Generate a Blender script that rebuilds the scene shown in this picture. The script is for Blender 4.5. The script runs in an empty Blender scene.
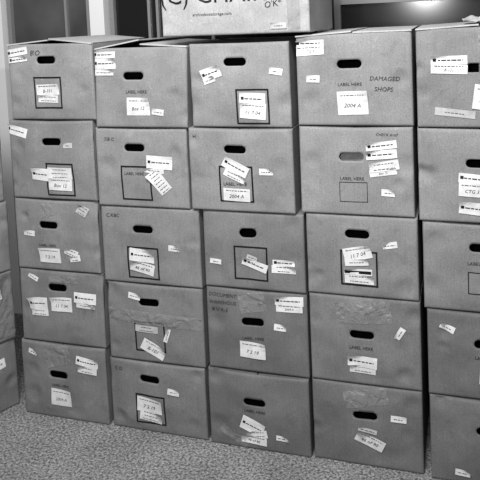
import bpy, bmesh, math, random
from mathutils import Vector, noise, Matrix
random.seed(7)
scene=bpy.context.scene
try:
    scene.view_settings.view_transform='Standard'
except Exception: pass

# ------------------------------------------------------------ materials
def new_mat(name):
    m=bpy.data.materials.new(name); m.use_nodes=True
    nt=m.node_tree; b=nt.nodes['Principled BSDF']
    return m,nt,b
def g(v): return (v,v,v,1)

def cardboard(name,tone):
    m,nt,b=new_mat(name)
    N=nt.nodes.new; L=nt.links.new
    tc=N('ShaderNodeTexCoord')
    ge=N('ShaderNodeNewGeometry')
    fine=N('ShaderNodeTexNoise'); fine.inputs['Scale'].default_value=420; fine.inputs['Detail'].default_value=3
    big=N('ShaderNodeTexNoise'); big.inputs['Scale'].default_value=7; big.inputs['Detail'].default_value=4; big.inputs['Roughness'].default_value=.5
    scf=N('ShaderNodeTexNoise'); scf.inputs['Scale'].default_value=18; scf.inputs['Detail'].default_value=5; scf.inputs['Distortion'].default_value=1.2
    mp=N('ShaderNodeMapping'); mp.inputs['Scale'].default_value=(260,260,10)
    st=N('ShaderNodeTexNoise'); st.inputs['Scale'].default_value=1.0; st.inputs['Detail'].default_value=2
    L(tc.outputs['Object'],fine.inputs['Vector']); L(ge.outputs['Position'],big.inputs['Vector']); L(ge.outputs['Position'],scf.inputs['Vector'])
    L(tc.outputs['Object'],mp.inputs['Vector']); L(mp.outputs[0],st.inputs['Vector'])
    def rng(a,b2,f0=.3,f1=.7):
        r=N('ShaderNodeMapRange'); r.inputs['From Min'].default_value=f0; r.inputs['From Max'].default_value=f1
        r.inputs['To Min'].default_value=a; r.inputs['To Max'].default_value=b2; return r
    prev=None
    for src,(a,b2,f0,f1) in ((fine,(.76,1.24,.3,.7)),(big,(.84,1.16,.3,.7)),(st,(.95,1.05,.3,.7)),(scf,(1.0,1.18,.62,.75)),(scf,(.86,1.0,.28,.4))):
        r=rng(a,b2,f0,f1); L(src.outputs['Fac'],r.inputs['Value'])
        m1=N('ShaderNodeMath'); m1.operation='MULTIPLY'; L(r.outputs[0],m1.inputs[0])
        if prev: L(prev.outputs[0],m1.inputs[1])
        else: m1.inputs[1].default_value=tone
        prev=m1
    cb=N('ShaderNodeCombineColor')
    for i in range(3): L(prev.outputs[0],cb.inputs[i])
    L(cb.outputs[0],b.inputs['Base Color'])
    b.inputs['Roughness'].default_value=.72
    b.inputs['Specular IOR Level'].default_value=.22
    bp=N('ShaderNodeBump'); bp.inputs['Strength'].default_value=.4; bp.inputs['Distance'].default_value=.005
    L(big.outputs['Fac'],bp.inputs['Height'])
    bp2=N('ShaderNodeBump'); bp2.inputs['Strength'].default_value=.12; bp2.inputs['Distance'].default_value=.0006
    L(st.outputs['Fac'],bp2.inputs['Height']); L(bp.outputs[0],bp2.inputs['Normal']); L(bp2.outputs[0],b.inputs['Normal'])
    return m
TONES=[.155,.19,.23,.265,.40]  # lower rows take darker tones, painting in part of the light falloff
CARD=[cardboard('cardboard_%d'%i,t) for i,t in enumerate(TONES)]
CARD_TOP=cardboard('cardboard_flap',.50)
def plain(name,v,rough=.6,spec=.3):
    m,nt,b=new_mat(name); b.inputs['Base Color'].default_value=g(v)
    b.inputs['Roughness'].default_value=rough; b.inputs['Specular IOR Level'].default_value=spec
    return m
def noisy(name,lo,hi,scale,rough=.6,detail=3,bump=0):
    m,nt,b=new_mat(name); N=nt.nodes.new; L=nt.links.new
    tc=N('ShaderNodeTexCoord'); n=N('ShaderNodeTexNoise'); n.inputs['Scale'].default_value=scale; n.inputs['Detail'].default_value=detail
    L(tc.outputs['Object'],n.inputs['Vector'])
    r=N('ShaderNodeMapRange'); r.inputs['From Min'].default_value=.33; r.inputs['From Max'].default_value=.67
    r.inputs['To Min'].default_value=lo; r.inputs['To Max'].default_value=hi
    L(n.outputs['Fac'],r.inputs['Value']); cb=N('ShaderNodeCombineColor')
    for i in range(3): L(r.outputs[0],cb.inputs[i])
    L(cb.outputs[0],b.inputs['Base Color']); b.inputs['Roughness'].default_value=rough
    if bump:
        bp=N('ShaderNodeBump'); bp.inputs['Strength'].default_value=1; bp.inputs['Distance'].default_value=bump
        L(n.outputs['Fac'],bp.inputs['Height']); L(bp.outputs[0],b.inputs['Normal'])
    return m
PAPER=noisy('label_paper',.70,.84,60,.45)
INK=plain('printed_ink',.008,.5)
INK2=plain('marker_ink',.02,.5)
DARK=plain('inside_shade',.005,.95,.05)  # near-black colour stands in for the shade inside a box
FILES=noisy('paper_files',.25,.5,40,.8)
TAPE,_nt,_b=new_mat('packing_tape')
_b.inputs['Base Color'].default_value=g(.40); _b.inputs['Roughness'].default_value=.2; _b.inputs['Alpha'].default_value=.34
_n=_nt.nodes.new('ShaderNodeTexNoise'); _n.inputs['Scale'].default_value=22; _n.inputs['Detail'].default_value=3; _n.inputs['Distortion'].default_value=1.5
_c=_nt.nodes.new('ShaderNodeTexCoord'); _nt.links.new(_c.outputs['Object'],_n.inputs['Vector'])
_bp=_nt.nodes.new('ShaderNodeBump'); _bp.inputs['Strength'].default_value=1; _bp.inputs['Distance'].default_value=.016
_nt.links.new(_n.outputs['Fac'],_bp.inputs['Height']); _nt.links.new(_bp.outputs[0],_b.inputs['Normal'])
GREYLAB=noisy('grey_label',.45,.56,60,.5)

# ------------------------------------------------------------ text cache
_tc={}
def text_geo(s):
    if s in _tc: return _tc[s]
    cu=bpy.data.curves.new('t','FONT'); cu.body=s; cu.size=1; cu.align_x='CENTER'; cu.align_y='CENTER'; cu.resolution_u=2
    ob=bpy.data.objects.new('t',cu); scene.collection.objects.link(ob)
    dg=bpy.context.evaluated_depsgraph_get(); dg.update()
    me=bpy.data.meshes.new_from_object(ob.evaluated_get(dg))
    vs=[tuple(v.co[:2]) for v in me.vertices]; fs=[tuple(q.vertices) for q in me.polygons]
    bpy.data.objects.remove(ob); bpy.data.curves.remove(cu); bpy.data.meshes.remove(me)
    _tc[s]=(vs,fs); return _tc[s]

# ------------------------------------------------------------ carton builder
MATS_IDX=dict(card=0,paper=1,ink=2,marker=3,dark=4,files=5,tape=6,flap=7,grey=8)
def carton(name,x0,x1,z0,z1,y0=0.0,depth=.40,lean=0.0,tone=2,slot=None,items=(),bulge=.007,seed=0,
           flaps=(0,0),rot=None,edge_r=.006,files=False,dz=(0,0),slot_size=(.072,.025),topcard=False):
    """rot=(origin_x,origin_y,angle): places the carton's local frame in the room"""
    W=x1-x0; H=z1-z0
    rnd=random.Random(seed*17+3)
    off=Vector((seed*3.7,seed*1.3,seed*.9))
    sag=rnd.uniform(.001,.005)
    y0+=rnd.uniform(-.005,.005)
    tilt=rnd.uniform(-.004,.004)
    dents=[(rnd.choice((rnd.uniform(0,.15),rnd.uniform(.85,1))),rnd.uniform(.1,1),rnd.uniform(.02,.045),rnd.uniform(.002,.007)) for _ in range(4)]
    if topcard: sag=0
    bm=bmesh.new()
    def S(u,v,n=0.0,edge=True):
        # u 0..1 left-right, v 0..1 bottom-top ; n outward
        e=math.sin(math.pi*min(max(u,0),1))*math.sin(math.pi*min(max(v,0),1))
        nz=noise.noise(Vector((u*W*12,v*H*12,0))+off)*.006 + noise.noise(Vector((u*W*34,v*H*34,5))+off)*.0008
        b=bulge*(e**.7 if e>0 else 0)+nz*min(1,e*3)+tilt*(v-.5)
        for (du,dv,dr,da) in dents:
            q=math.hypot((u-du)*W,(v-dv)*H)/dr
            if q<1: b-=da*(1-q*q)**2
        if edge:
            d=min(u*W,(1-u)*W,v*H,(1-v)*H)
            if d<edge_r:
                k=1-max(d,0)/edge_r; b-=edge_r*(1-math.sqrt(max(0,1-k*k)))
        x=x0+W*u+lean*(v-.5); z=z0+H*v+(dz[0]*(1-u)+dz[1]*u)*v-sag*math.sin(math.pi*min(max(u,0),1))*v**3
        # slightly crushed upper corners
        cr=max(0,1-min(u,1-u)*W/.05)*max(0,(v-.8)/.2)
        b-=cr*cr*.003
        return Vector((x,y0-b-n,z))
    def axis(L,n):
        a=[0,edge_r*.12/L,edge_r*.45/L,edge_r/L]; m=[edge_r/L+(1-2*edge_r/L)*i/n for i in range(1,n)]
        return a+m+[1-t for t in reversed(a)]
    U=axis(W,60); V=axis(H,48)
    grid=[[bm.verts.new(S(u,v)) for u in U] for v in V]
    sw,sh=slot_size; r=sh/2
    def sd(u,v):
        if not slot: return 1
        dx=abs((u-slot[0])*W)-(sw/2-r); dy=(v-(1-slot[1]))*H
        return math.hypot(max(dx,0),dy)-r
    holes=set()
    for j in range(len(V)-1):
        for i in range(len(U)-1):
            if sd((U[i]+U[i+1])/2,(V[j]+V[j+1])/2)<0: holes.add((i,j)); continue
            f=bm.faces.new((grid[j][i],grid[j][i+1],grid[j+1][i+1],grid[j+1][i])); f.smooth=True
    if slot:
        touched=set()
        for (i,j) in holes:
            for a,b2 in ((i,j),(i+1,j),(i+1,j+1),(i,j+1)): touched.add((a,b2))
        for (i,j) in touched:
            cells=[(i-1,j-1),(i,j-1),(i-1,j),(i,j)]
            if all(c in holes for c in cells): continue
            u,v=U[i],V[j]; px=(u-slot[0])*W; py=(v-(1-slot[1]))*H
            cx=max(-(sw/2-r),min(sw/2-r,px)); vx,vy=px-cx,py; l=math.hypot(vx,vy) or 1
            px=cx+vx/l*r; py=vy/l*r
            grid[j][i].co=S(slot[0]+px/W,(1-slot[1])+py/H)
        bm.verts.ensure_lookup_table()
        be=[e for e in bm.edges if len(e.link_faces)==1 and all(
            0.02<((v.co.x-x0)/W)<.98 and 0.04<((v.co.z-z0)/H)<.94 for v in e.verts)]
        ret=bmesh.ops.extrude_edge_only(bm,edges=be)
        for v in [q for q in ret['geom'] if isinstance(q,bmesh.types.BMVert)]: v.co.y+=.005
        for f in [q for q in ret['geom'] if isinstance(q,bmesh.types.BMFace)]: f.smooth=False
        # loose interior verts
        bmesh.ops.delete(bm,geom=[v for v in bm.verts if not v.link_faces],context='VERTS')
    # shell of the carton
    yb=y0+depth; yf=y0+edge_r
    c=[Vector(S(0,0)),Vector(S(1,0)),Vector(S(1,1)),Vector(S(0,1))]
    F=[bm.verts.new((q.x,q.y-.0005,q.z)) for q in c]; K=[bm.verts.new((q.x,yb,q.z)) for q in c]
    for a,b2 in ((0,1),(1,2),(3,0)):
        bm.faces.new((F[a],K[a],K[b2],F[b2]))
    bm.faces.new(K)
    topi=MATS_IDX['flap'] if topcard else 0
    # near-black core paints the shade behind the slot, unless files fill it
    def quadbox(a,b,mi):
        xs,ys,zs=(a[0],b[0]),(a[1],b[1]),(a[2],b[2])
        vv=[bm.verts.new((xs[i],ys[j],zs[k])) for i in (0,1) for j in (0,1) for k in (0,1)]
        for q in ((0,1,3,2),(4,6,7,5),(0,4,5,1),(2,3,7,6),(0,2,6,4),(1,5,7,3)):
            f=bm.faces.new([vv[t] for t in q]); f.material_index=mi
    t=.004
    inner=.022 if files else .09
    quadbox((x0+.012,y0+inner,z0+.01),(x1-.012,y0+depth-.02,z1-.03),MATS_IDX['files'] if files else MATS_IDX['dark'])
    # top flaps: two long flaps hinged at the sides, meeting along the middle
    fz=(z1+dz[0],z1+dz[1])
    xl=x0+lean*.5; xr=x1+lean*.5; xm=(xl+xr)/2
    def flap(pts_bottom,th,mi):
        lo=[bm.verts.new(q) for q in pts_bottom]; hi=[bm.verts.new(Vector(q)+Vector((0,0,th))) for q in pts_bottom]
        n=len(lo)
        fs=[bm.faces.new(list(reversed(lo))),bm.faces.new(hi)]
        for i in range(n): fs.append(bm.faces.new((lo[i],lo[(i+1)%n],hi[(i+1)%n],hi[i])))
        for f in fs: f.material_index=mi
    zm=(fz[0]+fz[1])/2-sag; a,b2=flaps
    fy=y0+.007-(.009 if topcard else 0)
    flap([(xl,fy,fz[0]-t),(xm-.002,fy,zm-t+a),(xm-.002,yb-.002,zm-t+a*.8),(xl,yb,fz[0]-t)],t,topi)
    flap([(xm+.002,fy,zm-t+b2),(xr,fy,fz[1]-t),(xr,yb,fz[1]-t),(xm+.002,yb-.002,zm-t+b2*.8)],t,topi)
    # ---------------- surface marks
    def put(cu,cv,pts,faces,rotd,n,mi,curl=None,nfun=None):
        ca,sa=math.cos(math.radians(rotd)),math.sin(math.radians(rotd)); vv=[]
        for (dx,dy) in pts:
            u=cu+(dx*ca-dy*sa)/W; v=(1-cv)+(dx*sa+dy*ca)/H
            k=n+(curl(dx,dy) if curl else 0)
            u=min(max(u,.004),.996); v=min(max(v,.006),.996)
            vv.append(bm.verts.new(S(u,v,k,edge=True)))
        for f in faces:
            try:
                q=bm.faces.new([vv[i] for i in f]); q.material_index=mi; q.smooth=False
            except ValueError: pass
    def sheet(w,h,nx=6,ny=4):
        pts=[(-w/2+w*i/nx,-h/2+h*j/ny) for j in range(ny+1) for i in range(nx+1)]
        fc=[(j*(nx+1)+i,j*(nx+1)+i+1,(j+1)*(nx+1)+i+1,(j+1)*(nx+1)+i) for j in range(ny) for i in range(nx)]
        return pts,fc
    def text(s,cu,cv,size,rotd=0,mi='ink',n=.0012,ox=0,oy=0,sx=1.0,curl=None,shear=0):
        vs,fs=text_geo(s); put(cu,cv,[(ox+(x+shear*y)*size*sx,oy+y*size) for x,y in vs],fs,rotd,n,MATS_IDX[mi],curl)
    layer=0
    for it in items:
        k=it[0]; layer+=1
        if k=='sq':
            _,cu,cv,w,h=it[:5]; lw=it[5] if len(it)>5 else .0052
            w*=W; h*=H
            for (ox,oy,ww,hh) in ((0,h/2,w+lw,lw),(0,-h/2,w+lw,lw),(-w/2,0,lw,h),(w/2,0,lw,h)):
                p,f=sheet(ww,hh,20 if ww>hh else 1,1 if ww>hh else 20)
                put(cu,cv,[(a1+ox,a2+oy) for a1,a2 in p],f,0,.0011,MATS_IDX['ink'])
        elif k=='L':
            _,cu,cv=it[:3]; text('LABEL HERE',cu,cv,(it[3] if len(it)>3 else .0115)*1.1,0)
        elif k=='tx':
            _,s,cu,cv,size,rotd=it; text(s,cu,cv,size,rotd,'marker',shear=.15)
        elif k=='bt':
            _,s,cu,cv,size,rotd=it; text(s,cu,cv,size,rotd,'ink')
        elif k=='tape':
            _,cu,cv,w,h,rotd=it; p,f=sheet(w*W,h*H,30,10); put(cu,cv,p,f,rotd,.0014,MATS_IDX['tape'],lambda a1,a2:abs(noise.noise(Vector((a1*40,a2*40,seed))))*.006)
        elif k=='st':
            _,cu,cv,w,h,rotd=it[:6]; kind=it[6] if len(it)>6 else 'lines'
            w*=W*1.06; h*=H*1.12; q=rnd.choice((-1,1)); c0=rnd.uniform(.0,.006)
            def curl(dx,dy,w=w,h=h,q=q,c0=c0): 
                s=max(0,(q*dx/w+dy/h)-.35); return c0*s*s*8
            base=.0017+.0003*(layer%5)
            p,f=sheet(w,h); put(cu,cv,p,f,rotd,base,MATS_IDX['grey' if kind=='grey' else 'paper'],curl)
            nn=base+.0006
            def barline(y,bw,th,x0_=None,lo=.004,hi=.012):
                x=-bw/2 if x0_ is None else x0_; e=x+bw
                while x<e-.001:
                    l=min(rnd.uniform(lo,hi),e-x)
                    put(cu,cv,[(x,y-th/2),(x+l,y-th/2),(x+l,y+th/2),(x,y+th/2)],[(0,1,2,3)],rotd,nn,MATS_IDX['marker'],curl)
                    x+=l+.0025
            if kind in('lines','grey'):
                rows=max(1,int(h/.011))
                for j in range(rows):
                    barline(h/2-h*(j+.55)/rows,w*rnd.uniform(.45,.75),min(.0020,h*.14))
            elif kind=='name':   # small bold header line with an emblem at its left end
                th=min(.0055,h*.34)
                put(cu,cv,[(-w*.44,-th*.6),(-w*.44+th*1.6,-th*.6),(-w*.44+th*1.6,th),(-w*.44,th)],[(0,1,2,3)],rotd,nn,MATS_IDX['ink'],curl)
                barline(0,w*.68,th*.6,-w*.30,.006,.014)
            elif kind=='hand':
                s=rnd.choice(('7 2 19','46 of 90','Box 12','E 21 7','2004 A','B-101','CTG 3','11 7 04')); sz=min(h*.42,w*.19)
                text(s,cu,cv,sz,rotd+rnd.uniform(-4,4),'ink',nn,oy=-h*.12,curl=curl,shear=.25)
                barline(h*.32,w*.8,.0022)
            elif kind=='bar':    # dark printed band
                put(cu,cv,[(-w*.47,-h*.3),(w*.47,-h*.3),(w*.47,h*.2),(-w*.47,h*.2)],[(0,1,2,3)],rotd,nn,MATS_IDX['ink'],curl)
    me=bpy.data.meshes.new(name); bm.normal_update(); bm.to_mesh(me); bm.free()
    for m in (CARD[tone],PAPER,INK,INK2,DARK,FILES,TAPE,CARD_TOP,GREYLAB): me.materials.append(m)
    ob=bpy.data.objects.new(name,me); scene.collection.objects.link(ob)
    if rot:
        ob.location=(rot[0],rot[1],0); ob.rotation_euler=(0,0,rot[2])
    else:
        # origin at the carton's base centre
        c=Vector(((x0+x1)/2,y0+depth/2,z0)); me.transform(Matrix.Translation(-c)); ob.location=c
        ob.rotation_euler=(0,0,math.radians(rnd.uniform(-.4,.4)))
    return ob

Z1=[(1.053,1.307),(.781,1.050),(.530,.778),(.272,.527),(0,.269)]
Z2=[(1.030,1.288),(.768,1.027),(.509,.765),(.244,.506),(0,.241)]
Z3=[(1.033,1.293),(.770,1.030),(.523,.767),(.254,.520),(0,.251)]
Z4=[(1.042,1.312),(.777,1.039),(.531,.774),(.259,.528),(0,.256)]
Z5=[(1.040,1.317),(.771,1.037),(.512,.768),(.257,.509),(0,.254)]
n='archive_box'
G=.003
def box(x0,x1,z,**k): return carton(n,x0+G,x1-G,z[0],z[1],**k)

# ---- column 1
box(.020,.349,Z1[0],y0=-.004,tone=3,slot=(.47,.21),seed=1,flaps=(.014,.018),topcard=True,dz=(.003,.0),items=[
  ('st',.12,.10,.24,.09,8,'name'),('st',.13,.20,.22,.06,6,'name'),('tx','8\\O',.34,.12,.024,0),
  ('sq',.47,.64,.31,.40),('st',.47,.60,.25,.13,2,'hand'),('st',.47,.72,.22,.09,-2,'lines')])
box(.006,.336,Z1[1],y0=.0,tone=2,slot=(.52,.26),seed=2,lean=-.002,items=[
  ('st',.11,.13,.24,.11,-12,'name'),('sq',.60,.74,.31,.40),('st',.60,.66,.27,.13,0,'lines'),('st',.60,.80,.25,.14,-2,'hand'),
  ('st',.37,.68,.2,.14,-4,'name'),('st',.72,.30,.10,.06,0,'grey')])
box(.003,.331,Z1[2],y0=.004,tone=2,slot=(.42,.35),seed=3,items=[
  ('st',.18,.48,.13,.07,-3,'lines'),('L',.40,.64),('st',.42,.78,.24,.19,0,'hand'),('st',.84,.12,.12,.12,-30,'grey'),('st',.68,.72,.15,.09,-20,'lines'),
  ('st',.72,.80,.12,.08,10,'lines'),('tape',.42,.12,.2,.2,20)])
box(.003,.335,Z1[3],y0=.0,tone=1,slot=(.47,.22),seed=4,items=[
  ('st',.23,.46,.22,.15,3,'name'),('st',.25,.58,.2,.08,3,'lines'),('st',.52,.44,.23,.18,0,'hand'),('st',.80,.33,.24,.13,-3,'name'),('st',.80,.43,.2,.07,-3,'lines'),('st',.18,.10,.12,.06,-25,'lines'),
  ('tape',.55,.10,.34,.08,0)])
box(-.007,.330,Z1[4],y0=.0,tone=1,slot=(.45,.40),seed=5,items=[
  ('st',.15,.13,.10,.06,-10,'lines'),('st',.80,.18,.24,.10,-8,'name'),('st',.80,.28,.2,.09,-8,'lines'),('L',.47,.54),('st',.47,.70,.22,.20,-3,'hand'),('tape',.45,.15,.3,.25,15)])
# ---- column 2
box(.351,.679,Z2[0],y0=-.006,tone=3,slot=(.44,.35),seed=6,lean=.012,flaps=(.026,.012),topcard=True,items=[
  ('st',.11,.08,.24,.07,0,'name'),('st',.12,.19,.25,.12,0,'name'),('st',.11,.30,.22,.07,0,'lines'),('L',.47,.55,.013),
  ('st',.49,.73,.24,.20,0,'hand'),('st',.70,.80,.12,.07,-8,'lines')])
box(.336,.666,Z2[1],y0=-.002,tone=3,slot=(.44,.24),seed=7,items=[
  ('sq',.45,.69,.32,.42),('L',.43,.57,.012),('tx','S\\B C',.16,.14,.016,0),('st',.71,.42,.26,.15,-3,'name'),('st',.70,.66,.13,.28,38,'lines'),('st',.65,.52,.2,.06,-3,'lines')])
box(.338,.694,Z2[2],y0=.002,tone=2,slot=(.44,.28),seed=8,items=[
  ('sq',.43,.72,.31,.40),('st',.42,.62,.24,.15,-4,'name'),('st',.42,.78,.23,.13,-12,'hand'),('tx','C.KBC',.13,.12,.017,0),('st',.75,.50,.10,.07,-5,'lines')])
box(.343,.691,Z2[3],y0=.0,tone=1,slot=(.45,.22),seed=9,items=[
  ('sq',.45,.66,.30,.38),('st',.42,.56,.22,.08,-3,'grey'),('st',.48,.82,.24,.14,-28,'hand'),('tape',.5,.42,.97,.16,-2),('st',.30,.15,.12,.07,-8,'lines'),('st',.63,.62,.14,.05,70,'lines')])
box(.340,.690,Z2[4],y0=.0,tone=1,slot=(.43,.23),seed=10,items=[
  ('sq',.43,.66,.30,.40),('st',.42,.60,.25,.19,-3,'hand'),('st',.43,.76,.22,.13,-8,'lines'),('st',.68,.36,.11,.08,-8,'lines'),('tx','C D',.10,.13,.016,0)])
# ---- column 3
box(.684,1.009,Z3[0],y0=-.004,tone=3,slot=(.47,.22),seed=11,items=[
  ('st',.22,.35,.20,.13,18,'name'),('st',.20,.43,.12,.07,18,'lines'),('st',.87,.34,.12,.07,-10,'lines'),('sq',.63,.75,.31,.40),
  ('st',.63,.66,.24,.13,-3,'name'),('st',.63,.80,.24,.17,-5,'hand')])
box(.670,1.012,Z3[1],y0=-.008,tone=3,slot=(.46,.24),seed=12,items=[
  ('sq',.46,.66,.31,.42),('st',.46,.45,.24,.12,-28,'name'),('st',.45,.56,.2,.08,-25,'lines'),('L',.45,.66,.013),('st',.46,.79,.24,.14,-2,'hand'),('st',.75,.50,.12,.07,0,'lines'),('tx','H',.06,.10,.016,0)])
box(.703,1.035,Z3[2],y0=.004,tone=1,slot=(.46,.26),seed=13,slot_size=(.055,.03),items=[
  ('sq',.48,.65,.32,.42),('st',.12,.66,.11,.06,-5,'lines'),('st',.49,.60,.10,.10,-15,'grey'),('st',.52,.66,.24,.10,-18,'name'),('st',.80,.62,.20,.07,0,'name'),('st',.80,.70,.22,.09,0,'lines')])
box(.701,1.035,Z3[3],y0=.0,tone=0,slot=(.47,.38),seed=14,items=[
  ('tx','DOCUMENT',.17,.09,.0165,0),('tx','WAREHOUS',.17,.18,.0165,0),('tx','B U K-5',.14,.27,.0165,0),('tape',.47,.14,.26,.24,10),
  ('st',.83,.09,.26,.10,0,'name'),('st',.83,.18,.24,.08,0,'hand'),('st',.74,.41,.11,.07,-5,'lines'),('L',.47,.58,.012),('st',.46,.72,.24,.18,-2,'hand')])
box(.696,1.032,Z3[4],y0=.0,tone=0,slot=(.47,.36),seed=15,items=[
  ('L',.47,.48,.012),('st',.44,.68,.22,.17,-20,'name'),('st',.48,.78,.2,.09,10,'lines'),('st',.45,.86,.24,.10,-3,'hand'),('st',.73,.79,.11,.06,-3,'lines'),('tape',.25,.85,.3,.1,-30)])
# ---- column 4
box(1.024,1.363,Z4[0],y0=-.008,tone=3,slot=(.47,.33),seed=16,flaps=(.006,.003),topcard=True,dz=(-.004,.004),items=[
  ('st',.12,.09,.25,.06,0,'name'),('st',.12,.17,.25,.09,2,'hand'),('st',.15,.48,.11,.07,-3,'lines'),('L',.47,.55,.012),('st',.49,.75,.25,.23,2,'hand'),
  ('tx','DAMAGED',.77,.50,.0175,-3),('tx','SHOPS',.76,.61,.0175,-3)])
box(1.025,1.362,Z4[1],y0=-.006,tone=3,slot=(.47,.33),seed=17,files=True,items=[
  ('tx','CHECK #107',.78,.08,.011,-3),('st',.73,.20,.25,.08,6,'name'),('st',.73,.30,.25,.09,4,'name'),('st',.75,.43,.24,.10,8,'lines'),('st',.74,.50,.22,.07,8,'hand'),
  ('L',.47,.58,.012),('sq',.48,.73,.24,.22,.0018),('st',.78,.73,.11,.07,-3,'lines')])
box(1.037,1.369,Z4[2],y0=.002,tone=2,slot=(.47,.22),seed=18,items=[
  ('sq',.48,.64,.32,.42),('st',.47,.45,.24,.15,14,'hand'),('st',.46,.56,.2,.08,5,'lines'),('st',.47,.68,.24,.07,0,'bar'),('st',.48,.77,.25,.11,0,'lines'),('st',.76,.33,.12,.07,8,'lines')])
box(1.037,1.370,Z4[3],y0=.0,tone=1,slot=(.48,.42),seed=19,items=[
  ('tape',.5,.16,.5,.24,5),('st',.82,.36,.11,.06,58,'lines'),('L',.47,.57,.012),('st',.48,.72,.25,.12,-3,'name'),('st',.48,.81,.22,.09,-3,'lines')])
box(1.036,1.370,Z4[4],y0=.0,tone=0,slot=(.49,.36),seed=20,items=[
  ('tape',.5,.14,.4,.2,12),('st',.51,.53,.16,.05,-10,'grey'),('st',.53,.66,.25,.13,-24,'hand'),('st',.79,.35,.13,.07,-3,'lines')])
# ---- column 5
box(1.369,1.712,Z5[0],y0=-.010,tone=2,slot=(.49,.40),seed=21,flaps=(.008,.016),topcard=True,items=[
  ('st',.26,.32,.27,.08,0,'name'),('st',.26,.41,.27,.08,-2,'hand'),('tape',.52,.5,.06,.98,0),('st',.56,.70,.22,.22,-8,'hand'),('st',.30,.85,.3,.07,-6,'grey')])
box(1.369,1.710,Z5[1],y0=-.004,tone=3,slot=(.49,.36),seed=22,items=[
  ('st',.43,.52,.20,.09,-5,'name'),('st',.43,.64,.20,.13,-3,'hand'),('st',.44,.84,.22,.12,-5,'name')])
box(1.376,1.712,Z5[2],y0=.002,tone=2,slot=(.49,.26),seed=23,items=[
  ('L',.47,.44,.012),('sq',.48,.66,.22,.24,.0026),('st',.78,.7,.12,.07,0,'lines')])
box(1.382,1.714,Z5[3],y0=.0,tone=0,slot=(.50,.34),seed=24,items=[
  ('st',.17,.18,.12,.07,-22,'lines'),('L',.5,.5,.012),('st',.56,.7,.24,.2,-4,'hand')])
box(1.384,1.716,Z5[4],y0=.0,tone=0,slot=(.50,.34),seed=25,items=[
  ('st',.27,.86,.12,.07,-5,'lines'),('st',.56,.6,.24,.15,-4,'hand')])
# ---- big moving carton on top
carton('moving_carton',.610,1.076,1.3185,1.64,y0=-.02,depth=.38,tone=4,seed=31,bulge=.003,items=[
  ('bt','(C) CHAIR',.36,.622,.075,0),('bt','archiveboxstorage.com',.36,.80,.0135,0),('tx','O\'K*',.77,.73,.026,8),
  ('st',.80,.93,.10,.05,0,'grey'),('tape',.9,.5,.08,.98,0)])
# ---- return stack turned toward the left
for i in range(5):
    carton(n,0,.335,i*.2505,(i+1)*.2505-.002,rot=(-.197+(.0 if i<3 else -.004),-.262,math.radians(65.5)),depth=.36,tone=[1,1,2,2,3][i],slot=(.5,.3),seed=40+i,
           items=[('st',.75,.3,.2,.12,5,'name'),('L',.5,.5),('st',.45,.7,.24,.2,0,'hand')]+([('tape',.85,.5,.3,.9,10)] if i==1 else []))

# ---- crumpled paper lying on the right-hand box
def crumple(name,cx,cy,z,w,d,seed):
    bm=bmesh.new(); nx,ny=26,18; vs=[]
    for j in range(ny+1):
        for i in range(nx+1):
            x=w*(i/nx-.5); y=d*(j/ny-.5); p=Vector((x*16,y*16,seed))
            h=.003+abs(noise.noise(p))*.022+abs(noise.noise(p*2.7))*.009
            vs.append(bm.verts.new((x+noise.noise(p+Vector((9,0,0)))*.01,y+noise.noise(p+Vector((0,9,0)))*.01,h)))
    for j in range(ny):
        for i in range(nx):
            a=j*(nx+1)+i; bm.faces.new((vs[a],vs[a+1],vs[a+nx+2],vs[a+nx+1]))
    me=bpy.data.meshes.new(name); bm.to_mesh(me); bm.free(); me.materials.append(GREYLAB)
    o=bpy.data.objects.new(name,me); scene.collection.objects.link(o); o.location=(cx,cy,z); return o
crumple('crumpled_paper',1.56,.09,1.326,.12,.16,3)

# ------------------------------------------------------------ room
def slab(name,a,b,mat):
    bm=bmesh.new(); bmesh.ops.create_cube(bm,size=1)
    for v in bm.verts:
        v.co=Vector([ (a[i]+b[i])/2+(b[i]-a[i])*v.co[i] for i in range(3)])
    me=bpy.data.meshes.new(name); bm.to_mesh(me); bm.free(); me.materials.append(mat)
    o=bpy.data.objects.new(name,me); scene.collection.objects.link(o); return o
# carpet
cm,nt,bs=new_mat('carpet'); N=nt.nodes.new; L=nt.links.new
tc=N('ShaderNodeTexCoord'); n1=N('ShaderNodeTexNoise'); n1.inputs['Scale'].default_value=120; n1.inputs['Detail'].default_value=5; n1.inputs['Roughness'].default_value=.75
n2=N('ShaderNodeTexNoise'); n2.inputs['Scale'].default_value=5
vo=N('ShaderNodeTexVoronoi'); vo.inputs['Scale'].default_value=150
for q in (n1,n2,vo): L(tc.outputs['Object'],q.inputs['Vector'])
r1=N('ShaderNodeMapRange'); r1.inputs['From Min'].default_value=.38; r1.inputs['From Max'].default_value=.62; r1.inputs['To Min'].default_value=.05; r1.inputs['To Max'].default_value=.42
L(n1.outputs['Fac'],r1.inputs['Value'])
r2=N('ShaderNodeMapRange'); r2.inputs['From Min'].default_value=.3; r2.inputs['From Max'].default_value=.7; r2.inputs['To Min'].default_value=.85; r2.inputs['To Max'].default_value=1.15
L(n2.outputs['Fac'],r2.inputs['Value'])
mm=N('ShaderNodeMath'); mm.operation='MULTIPLY'; L(r1.outputs[0],mm.inputs[0]); L(r2.outputs[0],mm.inputs[1])
cb=N('ShaderNodeCombineColor'); [L(mm.outputs[0],cb.inputs[i]) for i in range(3)]
L(cb.outputs[0],bs.inputs['Base Color']); bs.inputs['Roughness'].default_value=.95; bs.inputs['Specular IOR Level'].default_value=.1
bp=N('ShaderNodeBump'); bp.inputs['Distance'].default_value=.004; bp.inputs['Strength'].default_value=.7
L(vo.outputs['Distance'],bp.inputs['Height']); L(bp.outputs[0],bs.inputs['Normal'])
slab('floor',(-3,-4,-.05),(5,1.0,0),cm)

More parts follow.
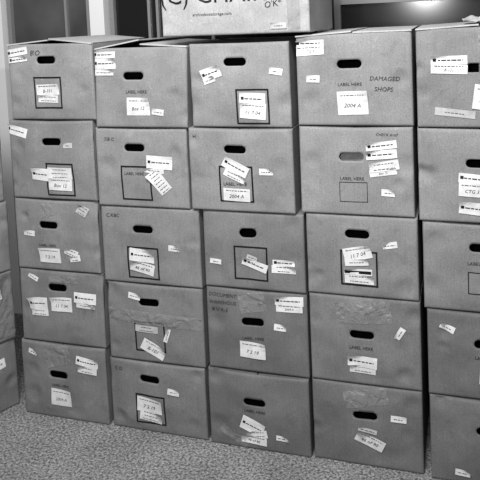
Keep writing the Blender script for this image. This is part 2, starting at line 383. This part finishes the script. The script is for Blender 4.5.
WALLD=noisy('dark_partition',.012,.02,3,.5)
FR=plain('frame_paint',.9,.4); FRG=plain('frame_grey',.26,.4); WHITE=plain('white_wall',.9,.6)
glass=plain('dark_glass',.012,.15,.5)
glass2=noisy('mottled_glass',.05,.13,3,.3)  # noise-varied grey, lighter than the other panes
Y=.75
slab('wall_back',(-.52,Y,0),(5,Y+.1,2.6),WALLD)
slab('wall_left',(-3,Y-.05,0),(-.52,Y+.1,2.6),WHITE)
def windowp(name,x0,x1,z0,z1,y,fr,w=.03,mull=(),gl=None):
    root=bpy.data.objects.new(name,None); scene.collection.objects.link(root)
    parts=[slab('pane',(x0,y-.012,z0),(x1,y-.006,z1),gl or glass),
      slab('frame_left',(x0,y-.035,z0),(x0+w,y-.003,z1),fr),slab('frame_right',(x1-w,y-.035,z0),(x1,y-.003,z1),fr),
      slab('frame_sill',(x0+w,y-.035,z0),(x1-w,y-.003,z0+w),fr),slab('frame_head',(x0+w,y-.035,z1-w),(x1-w,y-.003,z1),fr)]
    for i,mx in enumerate(mull): parts.append(slab('mullion_%d'%i,(mx,y-.03,z0+w),(mx+.012,y-.003,z1-w),FRG))
    for p in parts: p.parent=root
slab('trim_1',(-.055,Y-.06,0),(.015,Y,2.3),FR)
windowp('window_1',-.50,-.065,.9,2.2,Y,FRG,.02,mull=(-.2,),gl=glass2)
windowp('window_2',.03,.93,.9,2.2,Y,FRG,.02,mull=(.21,.25,.5))
slab('trim_2',(.955,Y-.06,0),(1.005,Y,2.3),FR)
windowp('window_3',1.02,2.2,.9,1.425,Y,FRG,.025)

# ------------------------------------------------------------ lights
def area(name,loc,target,sx,sy,power):
    l=bpy.data.lights.new(name,'AREA'); l.shape='RECTANGLE'; l.size=sx; l.size_y=sy; l.energy=power
    o=bpy.data.objects.new(name,l); scene.collection.objects.link(o); o.location=loc
    o.rotation_euler=(Vector(target)-Vector(loc)).to_track_quat('-Z','Y').to_euler(); return o
area('ceiling_light',(1.0,-1.5,2.6),(.95,-.1,.8),1.2,.6,76)
area('camera_flash',(1.25,-2.05,1.50),(.9,0,.8),.08,.05,14)
w=bpy.data.worlds.new('World'); scene.world=w; w.use_nodes=True
w.node_tree.nodes['Background'].inputs[0].default_value=(1,1,1,1); w.node_tree.nodes['Background'].inputs[1].default_value=.12

# ------------------------------------------------------------ camera
cam=bpy.data.cameras.new('camera'); co=bpy.data.objects.new('camera',cam); scene.collection.objects.link(co); scene.camera=co
cam.sensor_width=36; cam.lens=51.16; cam.shift_x=0; cam.shift_y=-.3623; cam.clip_start=.01
co.matrix_world=Matrix.Translation((1.4888,-1.9704,1.377))@Matrix.Rotation(.3128,4,'Z')@Matrix.Rotation(math.pi/2-.0749,4,'X')@Matrix.Rotation(-.0431,4,'Z')
